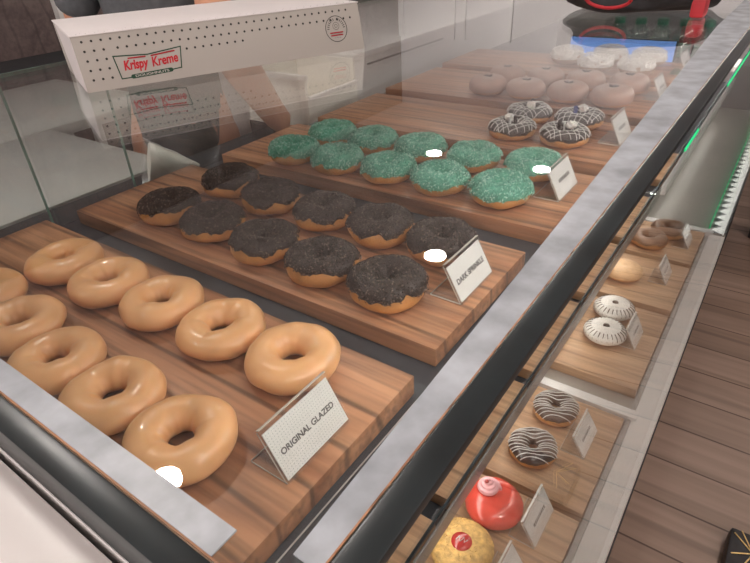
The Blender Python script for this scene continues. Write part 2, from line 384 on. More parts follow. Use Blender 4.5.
mb_ = [(.150, .405, 'nearest the left end of the case'), (.444, .720, 'second from the case end'), (.757, 1.008, 'with its far end half under the black rail'),
       (1.05, 1.30, 'beside the striped-front lower boards'), (1.34, 1.62, 'by the joint of the front panes'), (1.76, 2.02, 'past the joint of the front panes')]
for y0, y1, t in mb_:
    board(-.62, -.2245, y0, y1, -.300, .0225, M_board_lo, 'wooden board on middle shelf, ' + t, G2)
G3 = 'serving boards on the lower shelf'
lb = [(.345, .600, 'carrying the red and golden doughnuts'), (.615, .857, 'carrying two white-striped chocolate rings'), (.945, 1.238, 'carrying two white fluted buns'),
      (1.262, 1.490, 'with a clear label holder and pale bun'), (1.512, 1.722, 'carrying brown iced rings by the joint')]
for y0, y1, t in lb:
    board(-.50, -.0775, y0, y1, -.420, .022, M_board_lo, 'pale wooden board on lower shelf, ' + t, G3)

# ------------------------------------------------------------------ doughnuts
R0, R1 = .0315, .0182     # ring radius and tube radius
HS = .96                  # height squash
def ring_pt(th, ph, off=0., seed=0., Rr=R0, rr=R1, hs=HS, lump=1.):
    w = noise.noise(Vector((math.cos(th) * 1.3 + seed, math.sin(th) * 1.3, seed * .7))) * .0022 * lump
    w2 = noise.noise(Vector((math.cos(th) * 2.6 + seed, math.sin(th) * 2.6, math.sin(ph) * 1.6 + seed))) * .0011 * lump
    r = rr + w + w2 + off
    c, s = math.cos(ph), math.sin(ph)
    z = s * r * hs
    if z < 0: z *= .82
    return Vector(((Rr + c * r) * math.cos(th), (Rr + c * r) * math.sin(th), z + rr * hs * .80))
def ring_body(seed=0., off=0., nt=56, np_=24, **k):
    bm = bmesh.new(); g = [[bm.verts.new(ring_pt(2 * PI * i / nt, 2 * PI * j / np_, off, seed, **k)) for j in range(np_)] for i in range(nt)]
    for i in range(nt):
        for j in range(np_): bm.faces.new((g[i][j], g[(i + 1) % nt][j], g[(i + 1) % nt][(j + 1) % np_], g[i][(j + 1) % np_]))
    mn = min(v.co.z for v in bm.verts)
    for v in bm.verts: v.co.z = max(v.co.z - mn, 0)
    return bm, mn
def edge_lo(th, seed, base, amp):
    return base + amp * (noise.noise(Vector((math.cos(th) * 2.2 + seed * 3, math.sin(th) * 2.2, seed))) + .6 * noise.noise(Vector((math.cos(th) * 6 + seed, math.sin(th) * 6, 3.))))
def ring_icing(seed, mn, t=.0016, base=math.radians(8), amp=.35, nt=72, np_=18, hi=math.radians(185), lumps=0., **k):
    bm = bmesh.new(); g = []
    for i in range(nt):
        th = 2 * PI * i / nt; lo = edge_lo(th, seed, base, amp); row = []
        for j in range(np_ + 1):
            f = j / np_; ph = lo + (hi - lo) * f
            o_ = t * min(1, math.sin(PI * min(f * 5, .5)) if f < .5 else math.sin(PI * min((1 - f) * 5, .5)))
            if lumps: o_ += lumps * noise.noise(Vector((math.cos(th) * 9, math.sin(th) * 9, ph * 3 + seed)))
            p = ring_pt(th, ph, o_, seed, **k); p.z -= mn; row.append(bm.verts.new(p))
        g.append(row)
    for i in range(nt):
        for j in range(np_): bm.faces.new((g[i][j], g[(i + 1) % nt][j], g[(i + 1) % nt][j + 1], g[i][j + 1]))
    return bm
def grain(bm, c, t, n, l, w):
    t = t.normalized(); s = n.cross(t).normalized()
    v = [bm.verts.new(c + t * l), bm.verts.new(c - t * l)] + [bm.verts.new(c + (s * math.cos(a) + n * math.sin(a)) * w) for a in (0, PI / 2, PI, 3 * PI / 2)]
    for k in range(4): bm.faces.new((v[0], v[2 + k], v[2 + (k + 1) % 4])); bm.faces.new((v[1], v[2 + (k + 1) % 4], v[2 + k]))
def sprinkles(seed, mn, n, l, w, base, amp, r, t=.002, **k):
    bm = bmesh.new()
    for _ in range(n):
        th = r.random() * 2 * PI; lo = edge_lo(th, seed, base, amp); ph = lo + .03 + (math.radians(178) - lo) * (r.random() ** 1.15)
        if r.random() > (R0 + math.cos(ph) * R1) / (R0 + R1): continue
        p = ring_pt(th, ph, t, seed, **k); a = ring_pt(th + .02, ph, t, seed, **k) - p; b = ring_pt(th, ph + .02, t, seed, **k) - p
        nn = a.cross(b).normalized(); p.z -= mn; ang = r.random() * PI
        tt = a.normalized() * math.cos(ang) + b.normalized() * math.sin(ang) + nn * (r.random() - .3) * 1.5
        grain(bm, p + nn * .0004, tt, nn, l * (.7 + .6 * r.random()), w)
    return bm

def proto_glazed(seed):
    root = empty('glazed_doughnut'); bm, mn = ring_body(seed, 0.)
    finish('dough', bm, M_dough_pale, root)
    finish('glaze', ring_icing(seed, mn, .0009, math.radians(-28), .25, hi=math.radians(205)), M_glaze, root)
    return root
def proto_dark(seed):
    root = empty('dark_sprinkle_doughnut'); K = dict(hs=1.06, Rr=.0300, rr=.0186, lump=1.3); bm, mn = ring_body(seed, **K)
    finish('dough', bm, M_dough, root)
    finish('chocolate_icing', ring_icing(seed, mn, .0022, math.radians(17), .42, lumps=.0008, **K), M_choc, root)
    o = finish('sprinkle_layer', sprinkles(seed, mn, 3000, .0015, .0008, math.radians(17), .42, rnd, .0026, **K), M_chocspr, root, smooth=False); o['kind'] = 'stuff'
    return root
def proto_green(seed):
    root = empty('green_sprinkle_doughnut'); K = dict(hs=1.05, Rr=.0305, rr=.0188, lump=1.3); bm, mn = ring_body(seed, **K)
    finish('dough', bm, M_dough, root)
    finish('green_icing', ring_icing(seed, mn, .0022, math.radians(7), .38, lumps=.001, **K), M_green, root)
    o = finish('sprinkle_layer', sprinkles(seed, mn, 2400, .0025, .0009, math.radians(7), .38, rnd, .0028, **K), M_greenspr, root, smooth=False); o['kind'] = 'stuff'
    return root
def zigzag(seed, mn, n, w, off=.0028, dirs=1, amp=.2, r=None, **k):
    """icing lines laid over the ring: chords of the top surface"""
    bm = bmesh.new(); r = r or rnd
    for d in range(dirs):
        ang = seed + d * PI / 2 + r.random() * .4
        ca, sa = math.cos(ang), math.sin(ang)
        for i in range(n):
            q = -.046 + .092 * (i + .5) / n; sl = (r.random() - .5) * amp
            pts = []
            for j in range(41):
                s = -.05 + .1 * j / 40; qq = q + sl * s + .0018 * math.sin(s * 90 + i)
                x, y = s * ca - qq * sa, s * sa + qq * ca; rad = math.hypot(x, y); u = (rad - R0) / (R1 + off)
                if abs(u) < .985 and rad > .012:
                    th = math.atan2(y, x); ph = math.acos(max(-1, min(1, u))); p = ring_pt(th, ph, off, seed, **k); p.z -= mn; pts.append(p)
                else:
                    if len(pts) > 2: add_tube(bm, pts, w, 5)
                    pts = []
            if len(pts) > 2: add_tube(bm, pts, w, 5)
    return bm
def blob(r, sq=.8, seed=0., amp=.25, sub=3, loc=(0, 0, 0), freq=2.2):
    bm = bmesh.new(); bmesh.ops.create_icosphere(bm, subdivisions=sub, radius=1)
    for v in bm.verts:
        d = v.co.normalized(); k = 1 + amp * noise.noise(d * freq + Vector((seed, 0, 0))); v.co = Vector((d.x * r * k, d.y * r * k, d.z * r * k * sq)) + Vector(loc)
    return bm
def proto_web(seed):
    root = empty('web_iced_doughnut'); bm, mn = ring_body(seed)
    finish('dough', bm, M_dough, root)
    finish('chocolate_icing', ring_icing(seed, mn, .0022, math.radians(8), .3), M_choc, root)
    finish('white_web', zigzag(seed, mn, 8, .00075, .0027, 2), M_web, root)
    finish('cream_blob', blob(.0095, .8, seed, .5, loc=(.010, .004, .039)), M_cream, root)
    bm = bmesh.new(); add_box(bm, -.016, -.009, -.003, .003, .018, .047, .001); finish('cookie_stick', bm, M_cookie if seed < 3 else M_bluecook, root)
    bm = bmesh.new(); add_box(bm, -.007, -.003, .006, .010, .020, .043, .001); finish('cookie_stick', bm, M_web, root)
    return root
def bun_bm(seed, R=.049, H=.046, lo=0., hi=1., off=0., dent=.004):
    bm = bmesh.new(); nt, np_ = 48, 20; g = []
    for i in range(nt):
        th = 2 * PI * i / nt; row = []
        for j in range(np_ + 1):
            f = lo + (hi - lo) * j / np_; a = -PI / 2 + PI * f
            k = 1 + .05 * noise.noise(Vector((math.cos(th) + seed, math.sin(th), f * 2)))
            rr = (R + off) * k * max(math.cos(a), 1e-4) ** .5; z = (H / 2 + off) * math.sin(a) + H / 2
            if a > 0: z -= dent * math.exp(-(rr / .010) ** 2)
            row.append(bm.verts.new((rr * math.cos(th), rr * math.sin(th), max(z, 0))))
        g.append(row)
    for i in range(nt):
        for j in range(np_): bm.faces.new((g[i][j], g[(i + 1) % nt][j], g[(i + 1) % nt][j + 1], g[i][j + 1]))
    bmesh.ops.remove_doubles(bm, verts=bm.verts, dist=.0002)
    return bm
def proto_filled(seed):
    root = empty('filled_doughnut')
    finish('dough', bun_bm(seed), M_dough, root)
    finish('brown_icing', bun_bm(seed, lo=.36, off=.0013), M_filled, root)
    bm = bmesh.new()
    for k in range(5):
        a = k * 2 * PI / 5 + seed; add_tube(bm, [(0, 0, .0440), (.006 * math.cos(a), .006 * math.sin(a), .0458), (.012 * math.cos(a), .012 * math.sin(a), .0478)], .0012, 5, radii=[.003, .0024, .0010])
    finish('cocoa_mark', bm, M_cookie, root)
    return root
def proto_flaked(seed):
    root = empty('flaked_bun')
    finish('dough', bun_bm(seed, .048, .044), M_cocobase, root)
    bt = bun_bm(seed, .048, .046, lo=.44, off=.0022)
    for v in bt.verts: v.co += v.co.normalized() * (.0075 * noise.noise(v.co * 95 + Vector((seed, 0, 0))))
    finish('white_topping', bt, M_coco, root)
    bm = bmesh.new(); r = random.Random(int(seed * 10))
    for _ in range(560):
        a = r.random() * 2 * PI; rr = .046 * math.sqrt(r.random()); z = .026 + .0215 * (1 - (rr / .050) ** 2.2) ** .6 + .0015
        n = Vector((math.cos(a) * rr * 12, math.sin(a) * rr * 12, 1)).normalized(); t = Vector((r.random() - .5, r.random() - .5, r.random() * .7)).normalized()
        grain(bm, Vector((rr * math.cos(a), rr * math.sin(a), z + .001)), t, n, .0060, .0026)
    o = finish('coconut_flakes', bm, M_coco, root, smooth=False); o['kind'] = 'stuff'
    return root

def place(protos, spots_, labels, cat, group, z, scale=1.):
    used = set(); out = []
    for i, ((x, y), lab) in enumerate(zip(spots_, labels)):
        k = i % len(protos); p = protos[k]
        o = p if k not in used else copy_tree(p); used.add(k)
        o.location = (x, y, z + .0004); o.rotation_euler = (0, 0, (i * 2.4) % 6.28 if scale == 1. else 0)
        s = .968 + .010 * math.sin(i * 5.1); o.scale = (s, s, s); tag(o, lab, cat, group); out.append(o)
    return out
ORD = ['nearest the label card', 'second from the label card', 'third from the label card', 'fourth from the label card', 'farthest from the label card']
# plain glazed
gl_b = [(-.333, .298), (-.434, .293), (-.535, .290), (-.635, .284), (-.736, .283)]
gl_f = [(-.343, .166), (-.443, .166), (-.541, .164), (-.640, .174), (-.746, .181)]
P = [proto_glazed(s) for s in (.0, 1.7, 3.1, 4.6)]
place(P, gl_b + gl_f, ['plain glazed ring doughnut in the back row, ' + t for t in ORD] + ['plain glazed ring doughnut in the front row, ' + t for t in ORD],
      'doughnut', 'plain glazed doughnuts', 0)
dk_b = [(-.321, .581), (-.420, .579), (-.522, .578), (-.633, .577), (-.742, .590)]
dk_f = [(-.326, .458), (-.427, .459), (-.531, .459), (-.645, .465), (-.752, .470)]
P = [proto_dark(s) for s in (.4, 2.2, 5.3)]
place(P, dk_b + dk_f, ['dark chocolate sprinkled doughnut in the back row, ' + t for t in ORD] + ['dark chocolate sprinkled doughnut in the front row, ' + t for t in ORD],
      'doughnut', 'dark sprinkled doughnuts', 0)
gr_b = [(-.320, .900), (-.430, .893), (-.540, .889), (-.645, .880), (-.750, .882)]
gr_f = [(-.326, .780), (-.431, .773), (-.537, .772), (-.645, .765), (-.752, .765)]
P = [proto_green(s) for s in (.9, 2.9, 6.1)]
place(P, gr_b + gr_f, ['green sprinkled ring doughnut in the back row, ' + t for t in ORD] + ['green sprinkled ring doughnut in the front row, ' + t for t in ORD],
      'doughnut', 'green sprinkled doughnuts', 0)
P = [proto_web(s) for s in (.3, 1.4, 2.5, 3.6)]
place(P, [(-.331, 1.088), (-.439, 1.085), (-.448, 1.200), (-.340, 1.203)],
      ['web-iced chocolate ring doughnut with cream blob, front row right', 'web-iced chocolate ring doughnut with cream blob, front row left',
       'web-iced chocolate ring doughnut with cream blob, back row left', 'web-iced chocolate ring doughnut with blue stick, back row right'], 'doughnut', 'web-iced chocolate doughnuts', 0)
P = [proto_filled(s) for s in (.2, 1.1, 2.4)]
place(P, [(-.326, 1.390), (-.429, 1.390), (-.530, 1.378), (-.632, 1.375), (-.322, 1.520), (-.427, 1.515), (-.530, 1.508), (-.634, 1.500)],
      ['smooth brown iced filled doughnut in the front row, ' + t for t in ORD[:3] + ORD[4:]] + ['smooth brown iced filled doughnut in the back row, ' + t for t in ORD[:3] + ORD[4:]],
      'doughnut', 'brown filled doughnuts', 0)
P = [proto_flaked(s) for s in (.5, 1.9)]
place(P, [(-.355, 1.728), (-.465, 1.726), (-.350, 1.850), (-.460, 1.850), (-.572, 1.800)],
      ['bun topped with white flakes, front right nearest the label', 'bun topped with white flakes, front left of its board', 'bun topped with white flakes, back right before blue screen',
       'bun topped with white flakes, back row middle', 'bun topped with white flakes, leftmost and on its own'], 'bun', 'white flaked buns', 0)

# lower shelf doughnuts
ZL = -.42
def proto_stripe(seed, holecol=None):
    root = empty('striped_doughnut'); bm, mn = ring_body(seed, Rr=.029)
    finish('dough', bm, M_dough, root)
    finish('chocolate_icing', ring_icing(seed, mn, .0020, math.radians(15), .2, Rr=.029), M_choc2, root)
    finish('white_stripes', zigzag(seed, mn, 11, .0009, .0026, 1, .1, Rr=.029), M_web, root)
    return root
o = proto_stripe(.35); o.location = (-.190, .800, ZL + .0004); o.scale = (.88,) * 3; o.rotation_euler = (0, 0, 2.9)
tag(o, 'chocolate ring doughnut with white stripes next to the white divider', 'doughnut', 'striped chocolate doughnuts')
o = proto_stripe(1.35); o.location = (-.190, .687, ZL + .0004); o.scale = (.88,) * 3; o.rotation_euler = (0, 0, 1.9)
tag(o, 'chocolate ring doughnut with white stripes, nearer the red doughnut', 'doughnut', 'striped chocolate doughnuts')
# red one
root = tag(empty('red_iced_doughnut', (-.198, .545, ZL + .0004), .3), 'round doughnut with glossy red icing and pink cream swirl', 'doughnut')
root.scale = (.90,) * 3
finish('dough', bun_bm(1.3, .050, .040), M_dough, root)
finish('red_icing', bun_bm(1.3, .050, .040, lo=.42, off=.0014, dent=0), M_red, root)
bm = bmesh.new(); pts = []; rad = []
for i in range(70):
    f = i / 69; a = f * 2 * PI * 3.2; rr = .016 * (1 - f) ** .8; pts.append((rr * math.cos(a), rr * math.sin(a), .042 + .020 * f)); rad.append(.0072 * (1 - .5 * f))
add_tube(bm, pts, .005, 8, radii=rad); o = finish('cream_swirl', bm, M_pink, root); o.location = (-.012, .012, 0)
finish('berry', blob(.0035, 1, 2, .1, 2, (-.016, .008, .064)), M_redjam, root)
# golden one
root = tag(empty('jam_centre_doughnut', (-.207, .452, ZL + .0004), .2), 'golden crumbed doughnut with red jam centre and white squiggle', 'doughnut')
root.scale = (.92,) * 3
finish('dough', bun_bm(2.3, .052, .034, dent=.005), M_crumb, root)
bm = bmesh.new(); r_ = random.Random(4)
for _ in range(500):
    a = r_.random() * 2 * PI; rr = .018 + .032 * math.sqrt(r_.random()); z = .017 + .017 * max(0, 1 - (rr / .052) ** 3) ** .6
    grain(bm, Vector((rr * math.cos(a), rr * math.sin(a), z + .0008)), Vector((r_.random() - .5, r_.random() - .5, .3)), Vector((0, 0, 1)), .0016, .0011)
o = finish('crumbs', bm, M_crumb, root, smooth=False); o['kind'] = 'stuff'
bm = bmesh.new(); add_lathe(bm, [(.0165, .027), (.0175, .032), (.015, .0345), (.009, .0358), (0, .036)], 28); finish('jam', bm, M_redjam, root)
bm = bmesh.new(); add_tube(bm, [(-.009, -.003, .0365), (-.005, .005, .0370), (-.002, -.004, .0372), (.003, .005, .0372), (.005, -.003, .0368), (.009, .003, .0365)], .0009, 6); finish('squiggle', bm, M_web, root)
# white fluted buns with dark dot
def proto_fluted(seed):
    root = empty('white_iced_bun')
    finish('dough', bun_bm(seed, .050, .038), M_dough, root)
    finish('white_icing', bun_bm(seed, .050, .038, lo=.42, off=.0018, dent=.001), M_whiteice, root)
    bm = bmesh.new()
    for k in range(26):
        a = 2 * PI * k / 26; c, s = math.cos(a), math.sin(a)
        add_tube(bm, [(.036 * c, .036 * s, .0378), (.046 * c, .046 * s, .0320), (.0512 * c, .0512 * s, .0225)], .0013, 5)
    finish('chocolate_line', bm, M_cookie, root)
    finish('dark_centre', blob(.008, .5, seed, .3, 2, (0, 0, .039)), M_cookie, root)
    return root
P = [proto_fluted(.6)]
o = place(P, [(-.180, 1.080), (-.188, 1.180)], ['white iced bun with dark lines and dark dot, nearer the white divider', 'white iced bun with dark lines and dark dot, farther from divider'], 'bun', 'white iced buns', ZL, 2.)
for q in o: q.scale = (.88,) * 3
root = empty('brown_iced_doughnut'); bm, mn = ring_body(2.2); finish('dough', bm, M_dough, root); finish('brown_icing', ring_icing(2.2, mn, .002), M_brownice, root)
place([root], [(-.165, 1.660), (-.200, 1.572)], ['brown iced ring doughnut against the joint of the front panes', 'brown iced ring doughnut slightly further from the joint'], 'doughnut', 'brown iced doughnuts', ZL)
root = tag(empty('pale_bun', (-.215, 1.36, ZL + .0004)), 'pale peach bun on the lower board beside clear holder', 'bun')
finish('dough', bun_bm(3.3, .046, .036), M_dough, root); finish('peach_icing', bun_bm(3.3, .046, .036, lo=.45, off=.0013), M_dough_pale, root)

# ------------------------------------------------------------------ label holders
def holder(x, y0, y1, z, text, label, lean=.024, h=.047, foot=.042, rotz=0., cat='label', dots=True, group='clear label holders on the upper shelf'):
    root = tag(empty('label_holder', (x, y0, z + .0004), rotz), label, cat, group)
    W = y1 - y0; hyp = math.hypot(lean, h)
    # local card frame: width along +y, up leaning back towards -x
    up = Vector((-lean, 0, h)) / hyp; wd = Vector((0, 1, 0)); nn = wd.cross(up)   # faces +x
    F = Matrix((( wd.x, up.x, nn.x, 0), (wd.y, up.y, nn.y, 0), (wd.z, up.z, nn.z, .0016), (0, 0, 0, 1)))
    def slab(bm, a0, a1, b0, b1, n0, n1):
        vs = add_box(bm, a0, a1, b0, b1, n0, n1); bmesh.ops.transform(bm, matrix=F, verts=vs)
    bm = bmesh.new(); slab(bm, 0, W, 0, hyp, .0010, .0020); slab(bm, 0, W, 0, hyp, -.0020, -.0010)
    slab(bm, 0, W, hyp, hyp + .0012, -.0020, .0020)
    add_box(bm, -foot, .002, 0, W, 0, .0014)
    finish('clear_holder', bm, M_acr, root, smooth=False)
    bm = bmesh.new(); slab(bm, 0, W, hyp + .0012, hyp + .0018, -.0020, .0020); slab(bm, -.0006, 0, 0, hyp, -.0020, -.0012); add_box(bm, -foot - .0006, -foot, 0, W, 0, .0014); add_box(bm, -foot, 0, -.0006, 0, 0, .0014)
    finish('polished_edge', bm, M_edge, root, smooth=False)
    bm = bmesh.new(); slab(bm, .0015, W - .0015, .001, hyp - .0035, -.0006, .0006); finish('card', bm, M_card, root, smooth=False)
    if text:
        text_mesh('lettering', text, .008, M_ink, root, F @ Matrix.Translation((W * .5, hyp * .47, .00085)), width=W * .80, extrude=.0001, bold=.00022)
    else:
        bm = bmesh.new(); r = random.Random(int(y0 * 1000)); a = W * .25
        while a < W * .75:
            l = W * .02 + r.random() * W * .03; slab(bm, a, a + l, hyp * .44, hyp * .55, .0006, .0009); a += l + W * .02
        finish('lettering', bm, M_ink, root, smooth=False)
    if dots:
        bm = bmesh.new()
        for i in range(25):
            for j in range(16):
                if 5 < j < 10 and 2 < i < 22: continue
                a = .004 + (W - .008) * i / 24; b = .003 + (hyp - .009) * j / 15
                vs = [bm.verts.new(F @ Vector((a + .0005 * math.cos(t * PI / 3), b + .0005 * math.sin(t * PI / 3), .0008))) for t in range(6)]; bm.faces.new(vs)
        finish('printed_dots', bm, M_dotink, root, smooth=False)
    return root
holder(-.243, .190, .273, 0, 'ORIGINAL GLAZED', 'clear holder with white card reading ORIGINAL GLAZED', h=.044)
holder(-.242, .489, .573, 0, 'DARK SPRINKLE', 'clear holder with white card reading DARK SPRINKLE', h=.044, dots=False)
holder(-.243, .818, .905, 0, None, 'clear label holder with white card on the green doughnut board', h=.046, dots=False)
holder(-.232, 1.120, 1.205, 0, None, 'clear label holder with white card on the web-iced doughnut board', h=.048, dots=False)
holder(-.234, 1.475, 1.555, 0, None, 'clear label holder beside the brown filled doughnuts', h=.046, dots=False)
holder(-.232, 1.76, 1.85, 0, None, 'clear label holder beside the white flaked buns', h=.05, dots=False)
GL = 'clear label holders on the lower shelf'
holder(-.110, .722, .800, ZL, None, 'clear label holder beside the striped chocolate doughnuts', dots=False, h=.04, group=GL)
holder(-.118, .518, .598, ZL, None, 'clear label holder beside the red iced doughnut', dots=False, h=.044, group=GL)
holder(-.120, .405, .485, ZL, None, 'clear label holder beside the golden jam doughnut', dots=False, h=.040, group=GL)
holder(-.112, 1.070, 1.145, ZL, None, 'clear label holder beside the white iced buns', dots=False, h=.045, group=GL)
holder(-.112, 1.370, 1.445, ZL, None, 'clear label holder beside the pale peach bun', dots=False, h=.045, group=GL)
holder(-.100, 1.590, 1.660, ZL, None, 'clear label holder beside the brown iced doughnuts', dots=False, h=.045, group=GL)

# ------------------------------------------------------------------ doughnut box on the glass
BX = tag(empty('doughnut_box', (-.721, .379, .2196), math.atan2(.375, .161)), 'long white doughnut box with dots and red lettering on top glass', 'box')
# local: +x along the long face, +y backwards, +z up; long face leans back
LB, HB, DB, LN = .408, .064, .232, .0155
bm = bmesh.new()
add_hexa(bm, [(0, 0, 0), (LB, 0, 0), (LB, DB - .03, 0), (0, DB - .03, 0), (0, LN, HB), (LB, LN, HB), (LB, DB, HB), (0, DB, HB)])
finish('box_body', bm, M_box, BX, smooth=False)
bm = bmesh.new(); add_box(bm, -.001, LB + .001, LN - .0015, DB + .001, HB, HB + .0014, .0004); finish('lid', bm, M_boxtop, BX)
bm = bmesh.new(); add_hexa(bm, [(-.0012, .004, .001), (-.0002, .004, .001), (-.0002, DB * .55, .001), (-.0012, DB * .48, .001), (-.0012, LN + .001, HB - .001), (-.0002, LN + .001, HB - .001), (-.0002, DB * .80, HB - .001), (-.0012, DB * .80, HB - .001)])
finish('side_flap', bm, M_boxtop, BX, smooth=False)
hb = math.hypot(HB, LN); upb = Vector((0, LN, HB)) / hb; nb = Vector((1, 0, 0)).cross(upb)   # nb points to -y (outwards)
FB = Matrix(((1, upb.x, nb.x, 0), (0, upb.y, nb.y, 0), (0, upb.z, nb.z, 0), (0, 0, 0, 1)))
def disc(bm, u, v, r, n, F, seg=10, sy=1.):
    bm.faces.new([bm.verts.new(F @ Vector((u + r * math.cos(2 * PI * k / seg), v + r * sy * math.sin(2 * PI * k / seg), n))) for k in range(seg)])
bm = bmesh.new()
for i in range(34):
    u = .0109 + .01135 * i
    n = 5 if u < .04 else (2 if u < .128 else (3 if u < .22 else 2))
    sh = .0 if u < .13 else .001
    for j in range(n):
        v = .0590 - .0113 * j - sh
        disc(bm, u + (.0055 if j % 2 else 0) * (1 if u > .04 else 0), v, .00155, .00025, FB)
finish('printed_dots', bm, M_boxink, BX, smooth=False)
FT = Matrix.Translation((0, LN, HB + .00145))
bm = bmesh.new()
for i in range(36):
    for j in range(2): disc(bm, .008 + .01115 * i + .0055 * (j % 2), .006 + .010 * j, .0009 - .0002 * j, .0001, FT)
finish('lid_dots', bm, M_boxink, BX, smooth=False)
# bow-tie badge
def outline(bm, pts, w, n, F):
    for (a, b) in zip(pts, pts[1:] + pts[:1]):
        a, b = Vector(a), Vector(b); d = (b - a).normalized() * w * .5; s = Vector((-d.y, d.x))
        bm.faces.new([bm.verts.new(F @ Vector((q.x, q.y, n))) for q in (a - d - s, b + d - s, b + d + s, a - d + s)])
bow = [(.0416, .0382), (.0840, .0352), (.1280, .0392), (.1225, .0135), (.108, .0125), (.058, .0105), (.0445, .0105)]
bm = bmesh.new(); outline(bm, bow, .0014, .00035, FB); finish('badge_outline', bm, M_boxgreen, BX, smooth=False)
def FBt(x, y, rot=0., n=.0004): return FB @ Matrix.Translation((x, y, n)) @ Matrix.Rotation(rot, 4, 'Z')
text_mesh('red_lettering', 'Krispy', .012, M_boxred, BX, FBt(.0665, .0240, .02), .22, .00042, width=.0315, height=.0155)
text_mesh('red_lettering', 'Kreme', .012, M_boxred, BX, FBt(.1035, .0262, .06), .22, .00030, width=.0350, height=.0120)
bm = bmesh.new()
outline(bm, [(.059, .0335), (.0800, .0332)], .0017, .0004, FB); outline(bm, [(.088, .0330), (.1185, .0352)], .0017, .0004, FB)
finish('lettering_stroke', bm, M_boxred, BX, smooth=False)
bm = bmesh.new(); pill = [(.0585 + .0025 * math.cos(a), .0112 + .0026 * math.sin(a)) for a in [PI / 2 + k * PI / 6 for k in range(7)]] + [(.1085 + .0025 * math.cos(a), .0126 + .0026 * math.sin(a)) for a in [-PI / 2 + k * PI / 6 for k in range(7)]]
bm.faces.new([bm.verts.new(FB @ Vector((x, y, .0005))) for x, y in pill]); finish('green_pill', bm, M_boxgreen, BX, smooth=False)
text_mesh('pill_lettering', 'DOUGHNUTS', .004, M_box, BX, FBt(.0835, .0119, .02, .0007), 0, .0001, width=.044, height=.0030)
# round stamp
bm = bmesh.new(); sx, sy, sr = .3645, .0335, .0180
for R_, w_ in ((sr, .0009),):
    n = 40; ring_ = [(sx + R_ * math.cos(2 * PI * k / n), sy + R_ * math.sin(2 * PI * k / n)) for k in range(n)]; outline(bm, ring_, w_, .00035, FB)
n = 24; outline(bm, [(sx + .0052 * math.cos(2 * PI * k / n), sy + .004 + .0052 * math.sin(2 * PI * k / n)) for k in range(n)], .0005, .00035, FB)
outline(bm, [(sx + .0022 * math.cos(2 * PI * k / n), sy + .004 + .0022 * math.sin(2 * PI * k / n)) for k in range(n)], .0005, .00035, FB)
for k in range(15):
    if k == 7: continue
    a = PI * (.98 - .068 * k); c, s = math.cos(a), math.sin(a); outline(bm, [(sx + .0122 * c, sy + .0122 * s), (sx + .0146 * c, sy + .0146 * s)], .0010, .00035, FB)
for k in range(3): disc(bm, sx - .004 + .004 * k, sy - .0125, .0006, .00035, FB)
finish('round_stamp', bm, M_boxink, BX, smooth=False)
bm = bmesh.new()
for j, (v, l) in enumerate(((.0282, .022), (.0246, .020))):
    for k in range(9): u = sx - l / 2 + l * k / 9; outline(bm, [(u, v), (u + l * .06, v)], .0018, .00035, FB)
finish('stamp_lettering', bm, M_boxred, BX, smooth=False)

# ------------------------------------------------------------------ things on the staff side
# icing bag lying behind the sprinkle board
t = tag(empty('piping_bag', (-1.05, .635, -.060)), 'clear cone-shaped piping bag with white icing behind the chocolate doughnuts', 'piping bag')
tip = Vector((.052, .085, .020)); cen = Vector((-.004, -.012, .050)); ax = (tip - cen).normalized()
sd = ax.cross(Vector((0, 0, 1))).normalized(); up = sd.cross(ax)
def cone(bm, f0, f1, r0, wob, cap=True):
    rings = []
    for i in range(13):
        f = f0 + (f1 - f0) * i / 12; c = cen.lerp(tip, f); rr = r0 * (1 - f) ** .9 + .002; ring = []
        for k in range(28):
            a = 2 * PI * k / 28; w = 1 + wob * noise.noise(Vector((math.cos(a) * 2, math.sin(a) * 2, f * 3)))
            ring.append(bm.verts.new(c + (sd * math.cos(a) * .85 + up * math.sin(a)) * rr * w))
        rings.append(ring)
    for A, B in zip(rings, rings[1:]):
        for k in range(28): bm.faces.new((A[k], A[(k + 1) % 28], B[(k + 1) % 28], B[k]))
    if cap: bm.faces.new(rings[0])
    bm.faces.new(rings[-1])
bm = bmesh.new(); cone(bm, 0, 1, .047, .2, False); o = finish('bag_film', bm, M_bag, t); o.location = (0, 0, .0)
bm = bmesh.new(); cone(bm, .10, .98, .044, .1); finish('icing', bm, M_icing, t)
# narrow ledge the bag and the worker's hand rest on
lg = box('staff_ledge', -1.125, -.968, .07, 1.055, -.092, -.062, M_trous, bev=.002)
tag(lg, 'narrow dark ledge along the staff side of the case', 'ledge')
lgl = empty
# long white counter unit with a step and a slot
cu = tag(empty('white_counter_unit', (-1.3, 2.0, FZ)), 'white counter unit with handle slot behind the far boards', 'counter')
def cpart(name, *a, m=M_white, bev=.004):
    o = box(name, *a, m, cu, bev); o.location = (1.3, -2.0, -FZ); return o
cpart('unit_body', -1.75, -1.005, 1.295, 3.4, FZ + .002, .066)
cpart('unit_top', -1.75, -.998, 1.285, 3.4, .067, .086)
cpart('handle_slot', -1.0045, -1.0010, 1.36, 1.80, .046, .051, m=M_greymetal, bev=0)
cpart('foot_shelf', -1.0040, -.975, 1.295, 3.3, -.07, -.048, m=M_grey, bev=.002)
